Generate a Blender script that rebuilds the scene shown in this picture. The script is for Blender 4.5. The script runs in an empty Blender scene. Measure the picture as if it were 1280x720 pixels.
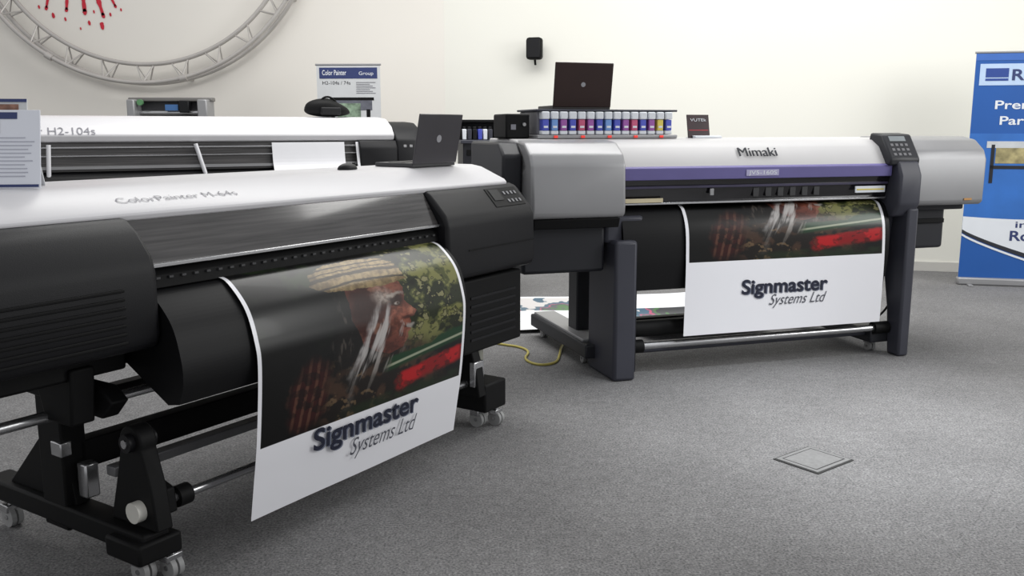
import bpy, math, random
import numpy as np
from mathutils import Vector, Matrix
random.seed(4)
SC = bpy.context.scene
SC.view_settings.view_transform = 'Standard'
COL = SC.collection

# ------------------------------------------------------------------ materials
def s2l(c):
    return tuple(((x/255.0)/12.92 if x/255.0 <= 0.04045 else ((x/255.0+0.055)/1.055)**2.4) for x in c)
MATS = {}
def mat(name, rgb, rough=0.5, metal=0.0, spec=0.5, coat=0.0, var=0.0, scale=8.0, stretch=(1,1,1), bump=0.0, emit=0.0):
    if name in MATS: return MATS[name]
    m = bpy.data.materials.new(name); m.use_nodes = True
    nt = m.node_tree; b = nt.nodes['Principled BSDF']
    c = s2l(rgb)
    b.inputs['Roughness'].default_value = rough
    b.inputs['Metallic'].default_value = metal
    b.inputs['Specular IOR Level'].default_value = spec
    b.inputs['Coat Weight'].default_value = coat
    b.inputs['Coat Roughness'].default_value = 0.08
    b.inputs['Base Color'].default_value = (*c, 1)
    if emit:
        b.inputs['Emission Color'].default_value = (*c, 1); b.inputs['Emission Strength'].default_value = emit
    if var or bump:
        tc = nt.nodes.new('ShaderNodeTexCoord'); mp = nt.nodes.new('ShaderNodeMapping')
        mp.inputs['Scale'].default_value = stretch
        nz = nt.nodes.new('ShaderNodeTexNoise'); nz.inputs['Scale'].default_value = scale
        nz.inputs['Detail'].default_value = 4
        nt.links.new(tc.outputs['Object'], mp.inputs['Vector']); nt.links.new(mp.outputs[0], nz.inputs['Vector'])
        if var:
            rp = nt.nodes.new('ShaderNodeValToRGB')
            rp.color_ramp.elements[0].position = 0.3; rp.color_ramp.elements[1].position = 0.7
            rp.color_ramp.elements[0].color = (*[max(0, x*(1-var)) for x in c], 1)
            rp.color_ramp.elements[1].color = (*[min(1, x*(1+var)) for x in c], 1)
            nt.links.new(nz.outputs['Fac'], rp.inputs[0]); nt.links.new(rp.outputs[0], b.inputs['Base Color'])
        if bump:
            bp = nt.nodes.new('ShaderNodeBump'); bp.inputs['Strength'].default_value = bump
            bp.inputs['Distance'].default_value = 0.004
            nt.links.new(nz.outputs['Fac'], bp.inputs['Height']); nt.links.new(bp.outputs[0], b.inputs['Normal'])
    MATS[name] = m
    return m

BLK = mat('black_plastic', (20,20,23), 0.5, spec=0.28, bump=0.1, scale=300)
BLKM = mat('black_matte', (12,12,13), 0.6, spec=0.2, var=0.1, scale=20)
APRON = mat('apron_black', (15,15,17), 0.48, spec=0.22)
DGREY = mat('dark_grey_metal', (62,63,72), 0.45, spec=0.35, var=0.06, scale=5)
DGREY2 = mat('charcoal_plastic', (36,37,42), 0.45, spec=0.35, var=0.06, scale=5)
SILV = mat('silver_plastic', (152,152,154), 0.38, metal=0.35, var=0.04, scale=3)
WHT = mat('white_plastic', (208,207,210), 0.35, spec=0.45, var=0.015, scale=3)
OFFW = mat('cover_offwhite', (190,189,190), 0.4, spec=0.4, var=0.02, scale=3)
STEEL = mat('steel', (190,190,192), 0.25, metal=0.9, var=0.05, scale=6)
ALU = mat('aluminium_truss', (184,180,176), 0.4, metal=0.3, var=0.06, scale=6)
PURP = mat('purple_stripe', (104,98,150), 0.45, spec=0.3, var=0.04)
PAPER = mat('white_vinyl', (230,230,234), 0.4, spec=0.4, var=0.01)
WIN = mat('smoked_window', (62,60,60), 0.14, spec=0.6, coat=0.4, var=0.5, scale=6, stretch=(0.5,9,14))
DWIN = mat('dark_window', (24,23,27), 0.12, spec=0.6, coat=0.3, var=0.35, scale=5, stretch=(1,3,6))
H2WIN = mat('printer_window_grey', (80,78,78), 0.25, spec=0.5, var=0.5, scale=5, stretch=(0.4,6,22))
RUB = mat('caster_rubber', (150,150,150), 0.5, var=0.05)
INKT = mat('ink_text_navy', (20,25,48), 0.5, var=0.02)
INKS = mat('ink_text_shadow', (110,116,134), 0.5, var=0.02)
GTXT = mat('logo_grey', (122,122,130), 0.5, var=0.02)
DTXT = mat('logo_dark', (36,38,46), 0.5, var=0.02)
RED = mat('wall_red_paint', (196,30,52), 0.5, var=0.08)
REDL = mat('red_lamp', (230,60,50), 0.4, emit=0.4)
BLUE = mat('banner_blue', (24,84,160), 0.5, var=0.05, scale=2)
NAVY = mat('banner_navy', (44,56,104), 0.5, var=0.04)
BWHT = mat('banner_white', (220,224,230), 0.5, var=0.02)
CREAM = mat('banner_panel_cream', (200,202,204), 0.5, var=0.03)
LIDB = mat('laptop_lid_brown', (46,30,28), 0.4, spec=0.35, var=0.05)
LIDG = mat('laptop_lid_grey', (58,56,60), 0.3, spec=0.5, var=0.05)
SCR = mat('screen_dark', (14,15,18), 0.15)
YEL = mat('yellow_cable', (176,164,84), 0.5, var=0.05)
INKB = mat('ink_blue', (74,84,184), 0.4, var=0.1)
INKP = mat('ink_purple', (150,84,160), 0.4, var=0.1)
INKM = mat('ink_magenta', (190,84,120), 0.4, var=0.1)
INKC = mat('ink_lightblue', (110,150,210), 0.4, var=0.1)
INKY = mat('ink_yellow', (214,196,90), 0.4, var=0.1)
BSCR = mat('blue_display', (60,100,150), 0.3, emit=0.1)

def vcol_mat(name, rough, coat):
    m = bpy.data.materials.new(name); m.use_nodes = True
    nt = m.node_tree; b = nt.nodes['Principled BSDF']
    a = nt.nodes.new('ShaderNodeVertexColor'); a.layer_name = 'Col'
    nt.links.new(a.outputs['Color'], b.inputs['Base Color'])
    b.inputs['Roughness'].default_value = rough; b.inputs['Specular IOR Level'].default_value = 0.32
    b.inputs['Coat Weight'].default_value = coat; b.inputs['Coat Roughness'].default_value = 0.06
    return m
PRINT = vcol_mat('printed_vinyl', 0.3, 0.08)

# ------------------------------------------------------------------ helpers
class G:
    """Top-level empty with a local frame; a,b given in the rotated frame about the world origin."""
    def __init__(s, name, a0, b0, rot, z0=0.0):
        s.e = bpy.data.objects.new(name, None); COL.objects.link(s.e)
        r = math.radians(rot); s.o = (a0, b0, z0)
        s.e.location = (a0*math.cos(r)-b0*math.sin(r), a0*math.sin(r)+b0*math.cos(r), z0)
        s.e.rotation_euler = (0, 0, r); s.e.empty_display_size = 0.2
    def L(s, p): return (p[0]-s.o[0], p[1]-s.o[1], p[2]-s.o[2])
def world_group(name, x, y, rot, z=0.0):
    g = G.__new__(G)
    g.e = bpy.data.objects.new(name, None); COL.objects.link(g.e)
    g.e.location = (x, y, z); g.e.rotation_euler = (0, 0, math.radians(rot)); g.o = (0, 0, 0); g.e.empty_display_size = 0.2
    return g
def mesh(g, name, vs, fs, m, bevel=0.0, smooth=False, seg=2):
    me = bpy.data.meshes.new(name); me.from_pydata([g.L(v) for v in vs] if g else vs, [], fs); me.update()
    import bmesh
    bm = bmesh.new(); bm.from_mesh(me); bmesh.ops.recalc_face_normals(bm, faces=bm.faces); bm.to_mesh(me); bm.free()
    me.materials.append(m)
    o = bpy.data.objects.new(name, me); COL.objects.link(o)
    if g: o.parent = g.e
    if bevel:
        b = o.modifiers.new('bevel', 'BEVEL'); b.width = bevel; b.segments = seg; b.limit_method = 'ANGLE'; b.angle_limit = math.radians(25)
    if smooth or bevel:
        for p in me.polygons: p.use_smooth = True
        try:
            me.set_sharp_from_angle(angle=math.radians(40))
        except Exception: pass
    return o
def box(g, name, a0, a1, b0, b1, z0, z1, m, bevel=0.004):
    vs = [(a0,b0,z0),(a1,b0,z0),(a1,b1,z0),(a0,b1,z0),(a0,b0,z1),(a1,b0,z1),(a1,b1,z1),(a0,b1,z1)]
    fs = [(0,3,2,1),(4,5,6,7),(0,1,5,4),(1,2,6,5),(2,3,7,6),(3,0,4,7)]
    return mesh(g, name, vs, fs, m, bevel)
def prism(g, name, prof, a0, a1, m, bevel=0.006, seg=2):
    """profile in (b,z), extruded along a"""
    n = len(prof)
    vs = [(a0,p[0],p[1]) for p in prof] + [(a1,p[0],p[1]) for p in prof]
    fs = [tuple(range(n)), tuple(range(2*n-1, n-1, -1))] + [(i,(i+1)%n,n+(i+1)%n,n+i) for i in range(n)]
    return mesh(g, name, vs, fs, m, bevel, seg=seg)
def cyl(g, name, p0, p1, r, m, n=20, r2=None):
    p0 = Vector(p0); p1 = Vector(p1); d = (p1-p0).normalized()
    u = d.orthogonal().normalized(); v = d.cross(u); r2 = r if r2 is None else r2
    vs = []; fs = []
    for p, rr in ((p0, r), (p1, r2)):
        for i in range(n):
            t = 2*math.pi*i/n; vs.append(tuple(p + u*rr*math.cos(t) + v*rr*math.sin(t)))
    fs = [(i,(i+1)%n,n+(i+1)%n,n+i) for i in range(n)] + [tuple(range(n)), tuple(range(2*n-1,n-1,-1))]
    return mesh(g, name, vs, fs, m, 0.0, smooth=True)
def tube(g, name, pts, r, m, cyclic=False):
    cu = bpy.data.curves.new(name, 'CURVE'); cu.dimensions = '3D'; cu.bevel_depth = r; cu.bevel_resolution = 3
    sp = cu.splines.new('NURBS'); sp.points.add(len(pts)-1)
    for i, p in enumerate(pts):
        q = g.L(p) if g else p
        sp.points[i].co = (*q, 1)
    sp.use_endpoint_u = not cyclic; sp.use_cyclic_u = cyclic; sp.order_u = 3
    cu.materials.append(m)
    o = bpy.data.objects.new(name, cu); COL.objects.link(o)
    if g: o.parent = g.e
    return o
def text(g, name, body, a0, a1, b, z, h, m, tilt=90, shear=0.0, bold=0.0, yaw=0.0):
    cu = bpy.data.curves.new(name, 'FONT'); cu.body = body; cu.size = 1.0; cu.shear = shear; cu.offset = bold; cu.extrude = 0.0
    cu.materials.append(m)
    o = bpy.data.objects.new(name, cu); COL.objects.link(o)
    bpy.context.view_layer.update()
    w = max(o.dimensions.x, 0.01); bb = [c[0] for c in o.bound_box]; x0 = min(bb)
    sx = (a1-a0)/w; sy = h/0.70
    o.scale = (sx, sy, 1); o.rotation_euler = (math.radians(tilt), 0, math.radians(yaw))
    p = g.L((a0, b, z)); o.location = (p[0]-x0*sx, p[1], p[2]); o.parent = g.e
    return o
def panel(g, name, a0, a1, z0, z1, b, m, th=0.002):
    return box(g, name, a0, a1, b-th, b, z0, z1, m, 0)
def caster(g, a, b, r=0.035):
    cyl(g, 'caster_wheel', (a-0.022, b, r), (a-0.004, b, r), r, RUB); cyl(g, 'caster_wheel', (a+0.004, b, r), (a+0.022, b, r), r, RUB)
    cyl(g, 'caster_axle', (a-0.026, b, r), (a+0.026, b, r), 0.009, STEEL, 10)
    box(g, 'caster_fork', a-0.03, a+0.03, b-0.02, b+0.03, r+0.02, 2*r+0.012, STEEL, 0.004)
    cyl(g, 'caster_stem', (a, b, 2*r), (a, b, 2*r+0.04), 0.012, STEEL, 10)

# ------------------------------------------------------------------ painted artwork
def vn(x, y, seed):
    xi = np.floor(x).astype(int); yi = np.floor(y).astype(int); fx = x-xi; fy = y-yi
    fx = fx*fx*(3-2*fx); fy = fy*fy*(3-2*fy)
    def h(a, b):
        t = np.sin(a*127.1+b*311.7+seed*74.7)*43758.5453; return t-np.floor(t)
    return (h(xi,yi)*(1-fx)+h(xi+1,yi)*fx)*(1-fy)+(h(xi,yi+1)*(1-fx)+h(xi+1,yi+1)*fx)*fy
def fbm(x, y, s):
    return 0.5*vn(x,y,s)+0.28*vn(x*2.1,y*2.1,s+1)+0.15*vn(x*4.3,y*4.3,s+2)+0.07*vn(x*9,y*9,s+3)
def sst(a, b, x):
    t = np.clip((x-a)/(b-a), 0, 1); return t*t*(3-2*t)
def ell(u, w, cu, cw, ru, rw, ang=0, soft=0.15):
    c, s = math.cos(ang), math.sin(ang); du = u-cu; dw = w-cw
    x = (du*c+dw*s)/ru; y = (-du*s+dw*c)/rw
    return 1-sst(1-soft, 1+soft, np.sqrt(x*x+y*y))
def inpoly(u, w, pts):
    ins = np.zeros(u.shape, bool); n = len(pts)
    for i in range(n):
        x1,y1 = pts[i]; x2,y2 = pts[(i+1)%n]
        if y1 == y2: continue
        c = ((y1 > w) != (y2 > w)) & (u < (x2-x1)*(w-y1)/(y2-y1)+x1)
        ins ^= c
    return ins.astype(float)
def art(u, w):
    """portrait artwork, u left-right, w top-bottom, 0..1"""
    def C(*c): return np.array(s2l(c))
    img = np.zeros(u.shape+(3,))+C(5,5,5)
    def lay(m, col): 
        nonlocal img
        img = img*(1-m[...,None])+m[...,None]*col
    jx = (fbm(u*9,w*9,3)-0.47)*0.07; jy = (fbm(u*9,w*9,9)-0.47)*0.07
    kx = (fbm(u*26,w*26,13)-0.47)*0.03; ky = (fbm(u*26,w*26,19)-0.47)*0.03
    U = u+jx+kx; W = w+jy+ky
    n1 = fbm(u*7+3, w*6, 21); n2 = fbm(u*15, w*13, 33); n3 = fbm(u*30, w*26, 45); n4 = fbm(u*60, w*14, 57); n5 = fbm(u*80,w*80,66)
    lay(sst(0.50,0.75,n1)*0.6*(1-sst(0.3,0.6,w))*(1-sst(0.35,0.5,u)), C(40,56,28))
    # camouflage foliage right
    r = sst(0.60,0.67,U)*(1-sst(0.70,0.86,W+0.12*U))
    lay(r, C(34,40,20)); lay(r*sst(0.47,0.52,n2), C(74,78,42)); lay(r*sst(0.56,0.60,n2), C(118,118,70)); lay(r*sst(0.58,0.62,n3)*0.8, C(18,22,12)); lay(r*sst(0.60,0.68,n1)*0.8, C(14,18,10)); lay(r*sst(0.67,0.71,n3)*0.6, C(160,156,112))
    # body
    bd = ell(U,W,0.55,0.86,0.30,0.26,0.25,0.25); lay(bd*0.85, C(26,20,16)); lay(bd*sst(0.50,0.66,n2)*0.8, C(68,48,36)); lay(bd*sst(0.64,0.72,n3)*0.6, C(118,96,70))
    # long hair at the back of the head
    hr = ell(U,W,0.40,0.50,0.075,0.24,0.1,0.35); lay(hr*0.9, C(18,15,14)); lay(hr*sst(0.55,0.75,n4)*0.5, C(92,84,78))
    # face: profile turned to the right
    prof = [(0.40,0.26),(0.655,0.27),(0.672,0.33),(0.668,0.375),(0.662,0.40),(0.69,0.445),(0.715,0.48),(0.70,0.505),(0.675,0.512),(0.683,0.54),(0.676,0.56),(0.680,0.58),(0.665,0.60),(0.666,0.63),(0.64,0.68),(0.57,0.70),(0.50,0.66),(0.44,0.60),(0.40,0.45)]
    f = inpoly(u+kx*0.4, w+ky*0.4, prof); lay(f, C(96,50,40))
    lay(f*ell(U,W,0.60,0.50,0.075,0.10,0.3,0.6)*0.75, C(156,92,72))
    lay(f*ell(U,W,0.62,0.33,0.06,0.04,0.1,0.6)*0.6, C(136,82,64))
    lay(f*ell(U,W,0.47,0.40,0.08,0.14,0.2,0.6)*0.9, C(38,18,15))
    lay(f*ell(U,W,0.54,0.47,0.03,0.12,0.4,0.8)*0.7, C(50,24,20))
    lay(f*ell(U,W,0.52,0.58,0.09,0.05,-0.6,0.6)*0.8, C(52,24,22))
    lay(f*ell(u,w,0.69,0.475,0.018,0.028,-0.3,0.6)*0.7, C(180,118,94))
    lay(f*ell(u,w,0.665,0.506,0.03,0.010,0.1,0.5)*0.8, C(40,16,14))
    lay(f*ell(U,W,0.615,0.405,0.05,0.032,0.1,0.6)*0.9, C(22,11,10))
    lay(f*ell(u,w,0.622,0.412,0.012,0.008,0,0.4)*0.8, C(186,178,170)); lay(f*ell(u,w,0.627,0.412,0.006,0.007,0,0.4), C(10,8,8))
    lay(f*ell(U,W,0.62,0.37,0.05,0.012,0.2,0.6)*0.8, C(150,142,134))
    lay(f*ell(U,W,0.57,0.36,0.035,0.05,0.2,0.7)*0.6, C(186,176,166))
    lay(f*ell(u,w,0.667,0.562,0.022,0.006,0.1,0.5), C(30,10,10))
    lay(f*sst(0.50,0.66,n3)*0.5, C(44,20,17)); lay(f*sst(0.60,0.72,n2)*0.35, C(170,120,98)); lay(f*sst(0.5,0.7,n5)*0.3, C(30,14,12))
    # beard / moustache wisps
    wis = sst(0.44,0.66,fbm((u*0.96+w*0.28)*46, w*5, 91))
    be = ell(U,W,0.555,0.655,0.10,0.135,0.35,0.4); lay(be*wis*0.8, C(168,162,158)); 
    be2 = ell(U,W,0.49,0.60,0.06,0.20,0.3,0.4); lay(be2*wis*0.8, C(188,184,182))
    lay(ell(U,W,0.655,0.54,0.04,0.012,0.35,0.5)*0.7*sst(0.3,0.6,n4), C(168,162,156))
    lay(ell(U,W,0.46,0.80,0.05,0.14,0.45,0.4)*0.45*wis, C(124,118,112))
    # woven hat with dark bands
    hat = [(0.27,0.22),(0.30,0.14),(0.38,0.095),(0.50,0.08),(0.62,0.10),(0.68,0.15),(0.70,0.24),(0.715,0.275),(0.60,0.295),(0.45,0.285),(0.33,0.275)]
    h = inpoly(u+kx*0.8, w+ky*0.8, hat); lay(h, C(166,144,104)); 
    lay(h*sst(0.45,0.65,n3)*0.6, C(106,86,58)); lay(h*sst(0.0,1.0,(w-0.14)/0.2)*0.45, C(40,32,22)); lay(h*(1-sst(0.27,0.40,u))*0.6, C(34,28,20))
    for k,wd in ((0.115,0.006),(0.145,0.005),(0.175,0.013),(0.235,0.009)):
        yy = w+ky*0.5-0.16*(u-0.5)**2*3-k; lay(h*(1-sst(wd*0.6,wd,np.abs(yy)))*0.9, C(18,15,13))
    lay(h*sst(0.6,0.95,np.sin((u+0.2*w)*150)*0.5+0.5)*0.3, C(60,48,34)); lay(h*sst(0.5,0.7,n5)*0.4, C(70,56,38))
    # woven red/cream cloth
    cl = ell(U,W,0.21,0.80,0.08,0.17,0.2,0.3); lay(cl*0.75, C(58,19,18)); lay(cl*sst(0.55,0.9,np.sin((u*2.2+W*0.3)*80)*0.5+0.5)*0.35, C(126,88,70)); lay(cl*sst(0.5,0.62,n3)*0.7, C(10,7,7))
    # green sleeve + red flag
    q = w+0.16*(u-0.5)
    k = sst(0.54,0.60,U)
    lay(k*sst(0.73,0.75,q+jy)*(1-sst(0.80,0.83,q)), C(18,56,30))
    lay(k*sst(0.775,0.782,q)*(1-sst(0.790,0.797,q))*0.8, C(166,172,148))
    fl = sst(0.62,0.67,U)*sst(0.84,0.87,q+0.6*jy-0.25*(u-0.8)**2)*(1-sst(0.93,0.985,q+jy))
    lay(fl, C(176,20,26)); lay(fl*sst(0.50,0.60,n2)*0.6, C(90,8,12))
    lay(sst(0.30,0.5,U)*sst(0.93,0.97,W)*0.8, C(26,40,22))
    lay(k*sst(0.54,0.64,n3)*0.6*sst(0.8,0.85,q), C(16,6,6))
    return img
def catmull(P, n=24):
    out = []
    Q = [P[0]]+list(P)+[P[-1]]
    for i in range(1, len(Q)-2):
        p0,p1,p2,p3 = [np.array(Q[j]) for j in (i-1,i,i+1,i+2)]
        for k in range(n):
            t = k/n; out.append(0.5*((2*p1)+(-p0+p2)*t+(2*p0-5*p1+4*p2-p3)*t*t+(-p0+3*p1-3*p2+p3)*t**3))
    out.append(np.array(P[-1])); return np.array(out)
def print_sheet(g, name, prof, a0, a1, ztop_art, w0, nx=520, ny=480, ripple=0.0):
    c = catmull(prof); d = np.r_[0, np.cumsum(np.hypot(*np.diff(c, axis=0).T))]
    s = np.linspace(0, d[-1], ny); B = np.interp(s, d, c[:,0]); Z = np.interp(s, d, c[:,1])
    sa = s[np.argmax(Z < ztop_art)]
    A = np.linspace(a0, a1, nx); 
    u = (A[None,:]-a0)/(a1-a0)+np.zeros((ny,1)); w = w0+(1-w0)*(s[:,None]/sa)+np.zeros((1,nx))
    img = art(u, np.clip(w,0,1))
    white = np.array(s2l((240,240,245)))
    mask = (w > 1) | (u < 0.014) | (u > 0.986)
    img[mask] = white
    off = ripple*np.sin(u*9)*sst(0.5,1,s[:,None]/d[-1])
    AA = A[None,:]+np.zeros((ny,1)); BB = B[:,None]+off; ZZ = Z[:,None]+np.zeros((1,nx))
    vs = np.stack([AA-g.o[0], BB-g.o[1], ZZ-g.o[2]], -1).reshape(-1,3)
    idx = np.arange(nx*ny).reshape(ny,nx)
    fs = np.stack([idx[:-1,:-1],idx[1:,:-1],idx[1:,1:],idx[:-1,1:]],-1).reshape(-1,4)
    me = bpy.data.meshes.new(name); me.from_pydata(vs.tolist(), [], fs.tolist()); me.update()
    ca = me.color_attributes.new('Col', 'FLOAT_COLOR', 'POINT')
    ca.data.foreach_set('color', np.concatenate([img.reshape(-1,3), np.ones((nx*ny,1))],1).astype(np.float32).ravel())
    me.polygons.foreach_set('use_smooth', [True]*len(me.polygons)); me.materials.append(PRINT)
    o = bpy.data.objects.new(name, me); COL.objects.link(o); o.parent = g.e
    return o

# ------------------------------------------------------------------ camera / world / lights
cam = bpy.data.cameras.new('camera'); camo = bpy.data.objects.new('camera', cam); COL.objects.link(camo)
camo.location = (0,0,1.45); camo.rotation_euler = (math.radians(90-9.87), 0, 0)
cam.sensor_width = 36; cam.lens = 36*1150/1280; cam.clip_end = 100
SC.camera = camo
w = bpy.data.worlds.new('World'); SC.world = w; w.use_nodes = True
bg = w.node_tree.nodes['Background']; bg.inputs[0].default_value = (0.975,0.985,1.0,1); bg.inputs[1].default_value = 0.62
def area(name, loc, target, size, sy, e, col=(1,1,1)):
    l = bpy.data.lights.new(name, 'AREA'); l.shape = 'RECTANGLE'; l.size = size; l.size_y = sy; l.energy = e; l.color = col
    o = bpy.data.objects.new(name, l); COL.objects.link(o); o.location = loc
    o.rotation_euler = (Vector(target)-Vector(loc)).to_track_quat('-Z','Y').to_euler(); return o
area('ceiling_light', (0.5,6.8,4.8), (0.5,7.4,0), 7, 2.5, 290, (1,0.99,0.965))
area('window_light', (7.5,3.5,3.4), (1.5,8.5,1.8), 3, 2.5, 190, (1,1,0.98))
sp = bpy.data.lights.new('floor_pool_spot','SPOT'); sp.energy = 1000; sp.color = (0.95,0.98,1.0); sp.spot_size = math.radians(38); sp.spot_blend = 1.0; sp.shadow_soft_size = 0.4  # spot lamp added overhead to make the bright pool on the carpet
spo = bpy.data.objects.new('floor_pool_spot', sp); COL.objects.link(spo); spo.location = (2.6,3.2,4.8)
spo.rotation_euler = (Vector((1.70,4.30,0))-Vector(spo.location)).to_track_quat('-Z','Y').to_euler()

# ------------------------------------------------------------------ room
def carpet():
    m = bpy.data.materials.new('carpet'); m.use_nodes = True; nt = m.node_tree; b = nt.nodes['Principled BSDF']
    b.inputs['Roughness'].default_value = 0.95; b.inputs['Specular IOR Level'].default_value = 0.1
    tc = nt.nodes.new('ShaderNodeTexCoord')
    n1 = nt.nodes.new('ShaderNodeTexNoise'); n1.inputs['Scale'].default_value = 110; n1.inputs['Detail'].default_value = 5; n1.inputs['Roughness'].default_value = 0.7
    n3 = nt.nodes.new('ShaderNodeTexNoise'); n3.inputs['Scale'].default_value = 22; n3.inputs['Detail'].default_value = 5; n3.inputs['Roughness'].default_value = 0.7
    n2 = nt.nodes.new('ShaderNodeTexNoise'); n2.inputs['Scale'].default_value = 1.7; n2.inputs['Detail'].default_value = 3
    for n in (n1, n2, n3): nt.links.new(tc.outputs['Object'], n.inputs['Vector'])
    r1 = nt.nodes.new('ShaderNodeValToRGB'); r1.color_ramp.elements[0].position = 0.32; r1.color_ramp.elements[1].position = 0.68
    r1.color_ramp.elements[0].color = (*s2l((78,78,80)),1); r1.color_ramp.elements[1].color = (*s2l((154,153,153)),1)
    def ramp(a, c): 
        r = nt.nodes.new('ShaderNodeValToRGB'); r.color_ramp.elements[0].position = 0.35; r.color_ramp.elements[1].position = 0.65
        r.color_ramp.elements[0].color = (a,a,a,1); r.color_ramp.elements[1].color = (c,c,c,1); return r
    r2 = ramp(0.9,1.06); r3 = ramp(0.84,1.1)
    def mul(x, y):
        k = nt.nodes.new('ShaderNodeMix'); k.data_type = 'RGBA'; k.blend_type = 'MULTIPLY'; k.inputs[0].default_value = 1
        nt.links.new(x, k.inputs[6]); nt.links.new(y, k.inputs[7]); return k.outputs[2]
    nt.links.new(n1.outputs['Fac'], r1.inputs[0]); nt.links.new(n2.outputs['Fac'], r2.inputs[0]); nt.links.new(n3.outputs['Fac'], r3.inputs[0])
    mp = nt.nodes.new('ShaderNodeMapping'); mp.inputs['Rotation'].default_value = (0,0,math.radians(36))
    br = nt.nodes.new('ShaderNodeTexBrick'); br.offset = 0; br.inputs['Scale'].default_value = 1
    br.inputs['Brick Width'].default_value = 0.5; br.inputs['Row Height'].default_value = 0.5; br.inputs['Mortar Size'].default_value = 0.003
    br.inputs['Color1'].default_value = (1,1,1,1); br.inputs['Color2'].default_value = (0.965,0.965,0.965,1); br.inputs['Mortar'].default_value = (0.88,0.88,0.88,1)
    nt.links.new(tc.outputs['Object'], mp.inputs[0]); nt.links.new(mp.outputs[0], br.inputs['Vector'])
    o = mul(mul(mul(r1.outputs[0], r2.outputs[0]), r3.outputs[0]), br.outputs['Color'])
    nt.links.new(o, b.inputs['Base Color'])
    bp = nt.nodes.new('ShaderNodeBump'); bp.inputs['Strength'].default_value = 0.3; bp.inputs['Distance'].default_value = 0.006
    nt.links.new(n1.outputs['Fac'], bp.inputs['Height']); nt.links.new(bp.outputs[0], b.inputs['Normal'])
    return m
WALL = mat('wall_paint', (234,233,225), 0.8, spec=0.2, var=0.012, scale=0.7)
WALL_DIM = mat('wall_paint_left_dimmed', (228,224,217), 0.8, spec=0.2, var=0.015, scale=0.7)  # left wall's dimmer lighting is put into a darker base colour
box(None,'floor',-9,9,-1,12,-0.1,0,carpet(),0)
box(None,'wall_left',-9,-0.75,10.5,10.7,0,5.5,WALL_DIM,0)
d = Vector((5.29,-1.21,0)).normalized(); n = Vector((-d.y,d.x,0))
p0 = Vector((-0.75,10.5,0)); p1 = p0+d*9.6
q0 = p0+n*0.2; q1 = p1+n*0.2
vs = [tuple(p) for p in (p0,p1,q1,q0)]; vs += [(x,y,5.5) for x,y,_ in vs]
mesh(None,'wall_right',vs,[(0,3,2,1),(4,5,6,7),(0,1,5,4),(1,2,6,5),(2,3,7,6),(3,0,4,7)],WALL)
g = world_group('baseboard_right', p0.x, p0.y, math.degrees(math.atan2(d.y,d.x)))
box(g,'skirting',0.05,9.6,-0.018,-0.001,0.0,0.1,mat('skirting_white',(205,203,198),0.5,var=0.02),0.003)
g = world_group('baseboard_left', -9, 10.5, 0)
box(g,'skirting',0,8.2,-0.018,-0.001,0.0,0.1,MATS['skirting_white'],0.003)

# floor box
g = world_group('floor_outlet_box', 1.335, 3.885, 38)
FB = mat('floor_box_plate',(126,126,126),0.7,spec=0.2,var=0.1,scale=60); FBD = mat('floor_box_gap',(40,40,40),0.7,var=0.05)
box(g,'frame',-0.135,0.135,-0.115,0.115,0.0,0.004,FBD,0.001)
box(g,'lid',-0.126,0.126,-0.106,0.106,0.003,0.007,FB,0.002)
box(g,'lid_groove',-0.105,0.105,-0.089,-0.083,0.0068,0.0075,FBD,0); box(g,'lid_groove',-0.105,0.105,0.083,0.087,0.0068,0.0075,FBD,0)
box(g,'lid_groove',-0.107,-0.102,-0.087,0.087,0.0068,0.0075,FBD,0); box(g,'lid_groove',0.102,0.107,-0.087,0.087,0.0068,0.0075,FBD,0)

# ------------------------------------------------------------------ circular truss on wall + red splatter
g = world_group('circular_truss_frame', -4.0, 10.3, 0, 3.83)
def ring(R, y, r):
    tube(g,'ring_tube',[(R*math.cos(2*math.pi*i/48), y, R*math.sin(2*math.pi*i/48)) for i in range(48)], r, ALU, True)
ring(1.90,0.10,0.024); ring(1.90,-0.10,0.024); ring(1.70,0.0,0.024)
N = 56
for i in range(N):
    t0 = 2*math.pi*i/N; t1 = 2*math.pi*(i+0.5)/N; t2 = 2*math.pi*(i+1)/N
    for yy in (0.10,-0.10):
        P = lambda R,t,y: (R*math.cos(t), y, R*math.sin(t))
        if i%2==0: cyl(g,'brace',P(1.90,t0,yy),P(1.70,t1,0),0.009,ALU,6) 
        else: cyl(g,'brace',P(1.70,t1,0),P(1.90,t2,yy),0.009,ALU,6)
for i in range(8):
    t = 2*math.pi*(i+0.3)/8
    cyl(g,'coupler',(1.90*math.cos(t-0.02),-0.10,1.90*math.sin(t-0.02)),(1.90*math.cos(t+0.02),-0.10,1.90*math.sin(t+0.02)),0.036,ALU,12)
    cyl(g,'wall_bracket',(1.9*math.cos(t),0.09,1.9*math.sin(t)),(1.9*math.cos(t),0.2,1.9*math.sin(t)),0.02,ALU,8)
g = world_group('red_paint_splatter', -4.0, 10.495, 0, 3.83)
def blob(cx, cz, rx, rz, ang=0, j=0.25):
    n = 28; vs = [(cx,-0.002,cz)]
    for i in range(n):
        t = 2*math.pi*i/n; k = 1+random.uniform(-j,j)
        x = rx*k*math.cos(t); z = rz*k*math.sin(t)
        vs.append((cx+x*math.cos(ang)-z*math.sin(ang),-0.002,cz+x*math.sin(ang)+z*math.cos(ang)))
    mesh(g,'splat',vs,[(0,1+i,1+(i+1)%n) for i in range(n)],RED)
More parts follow.
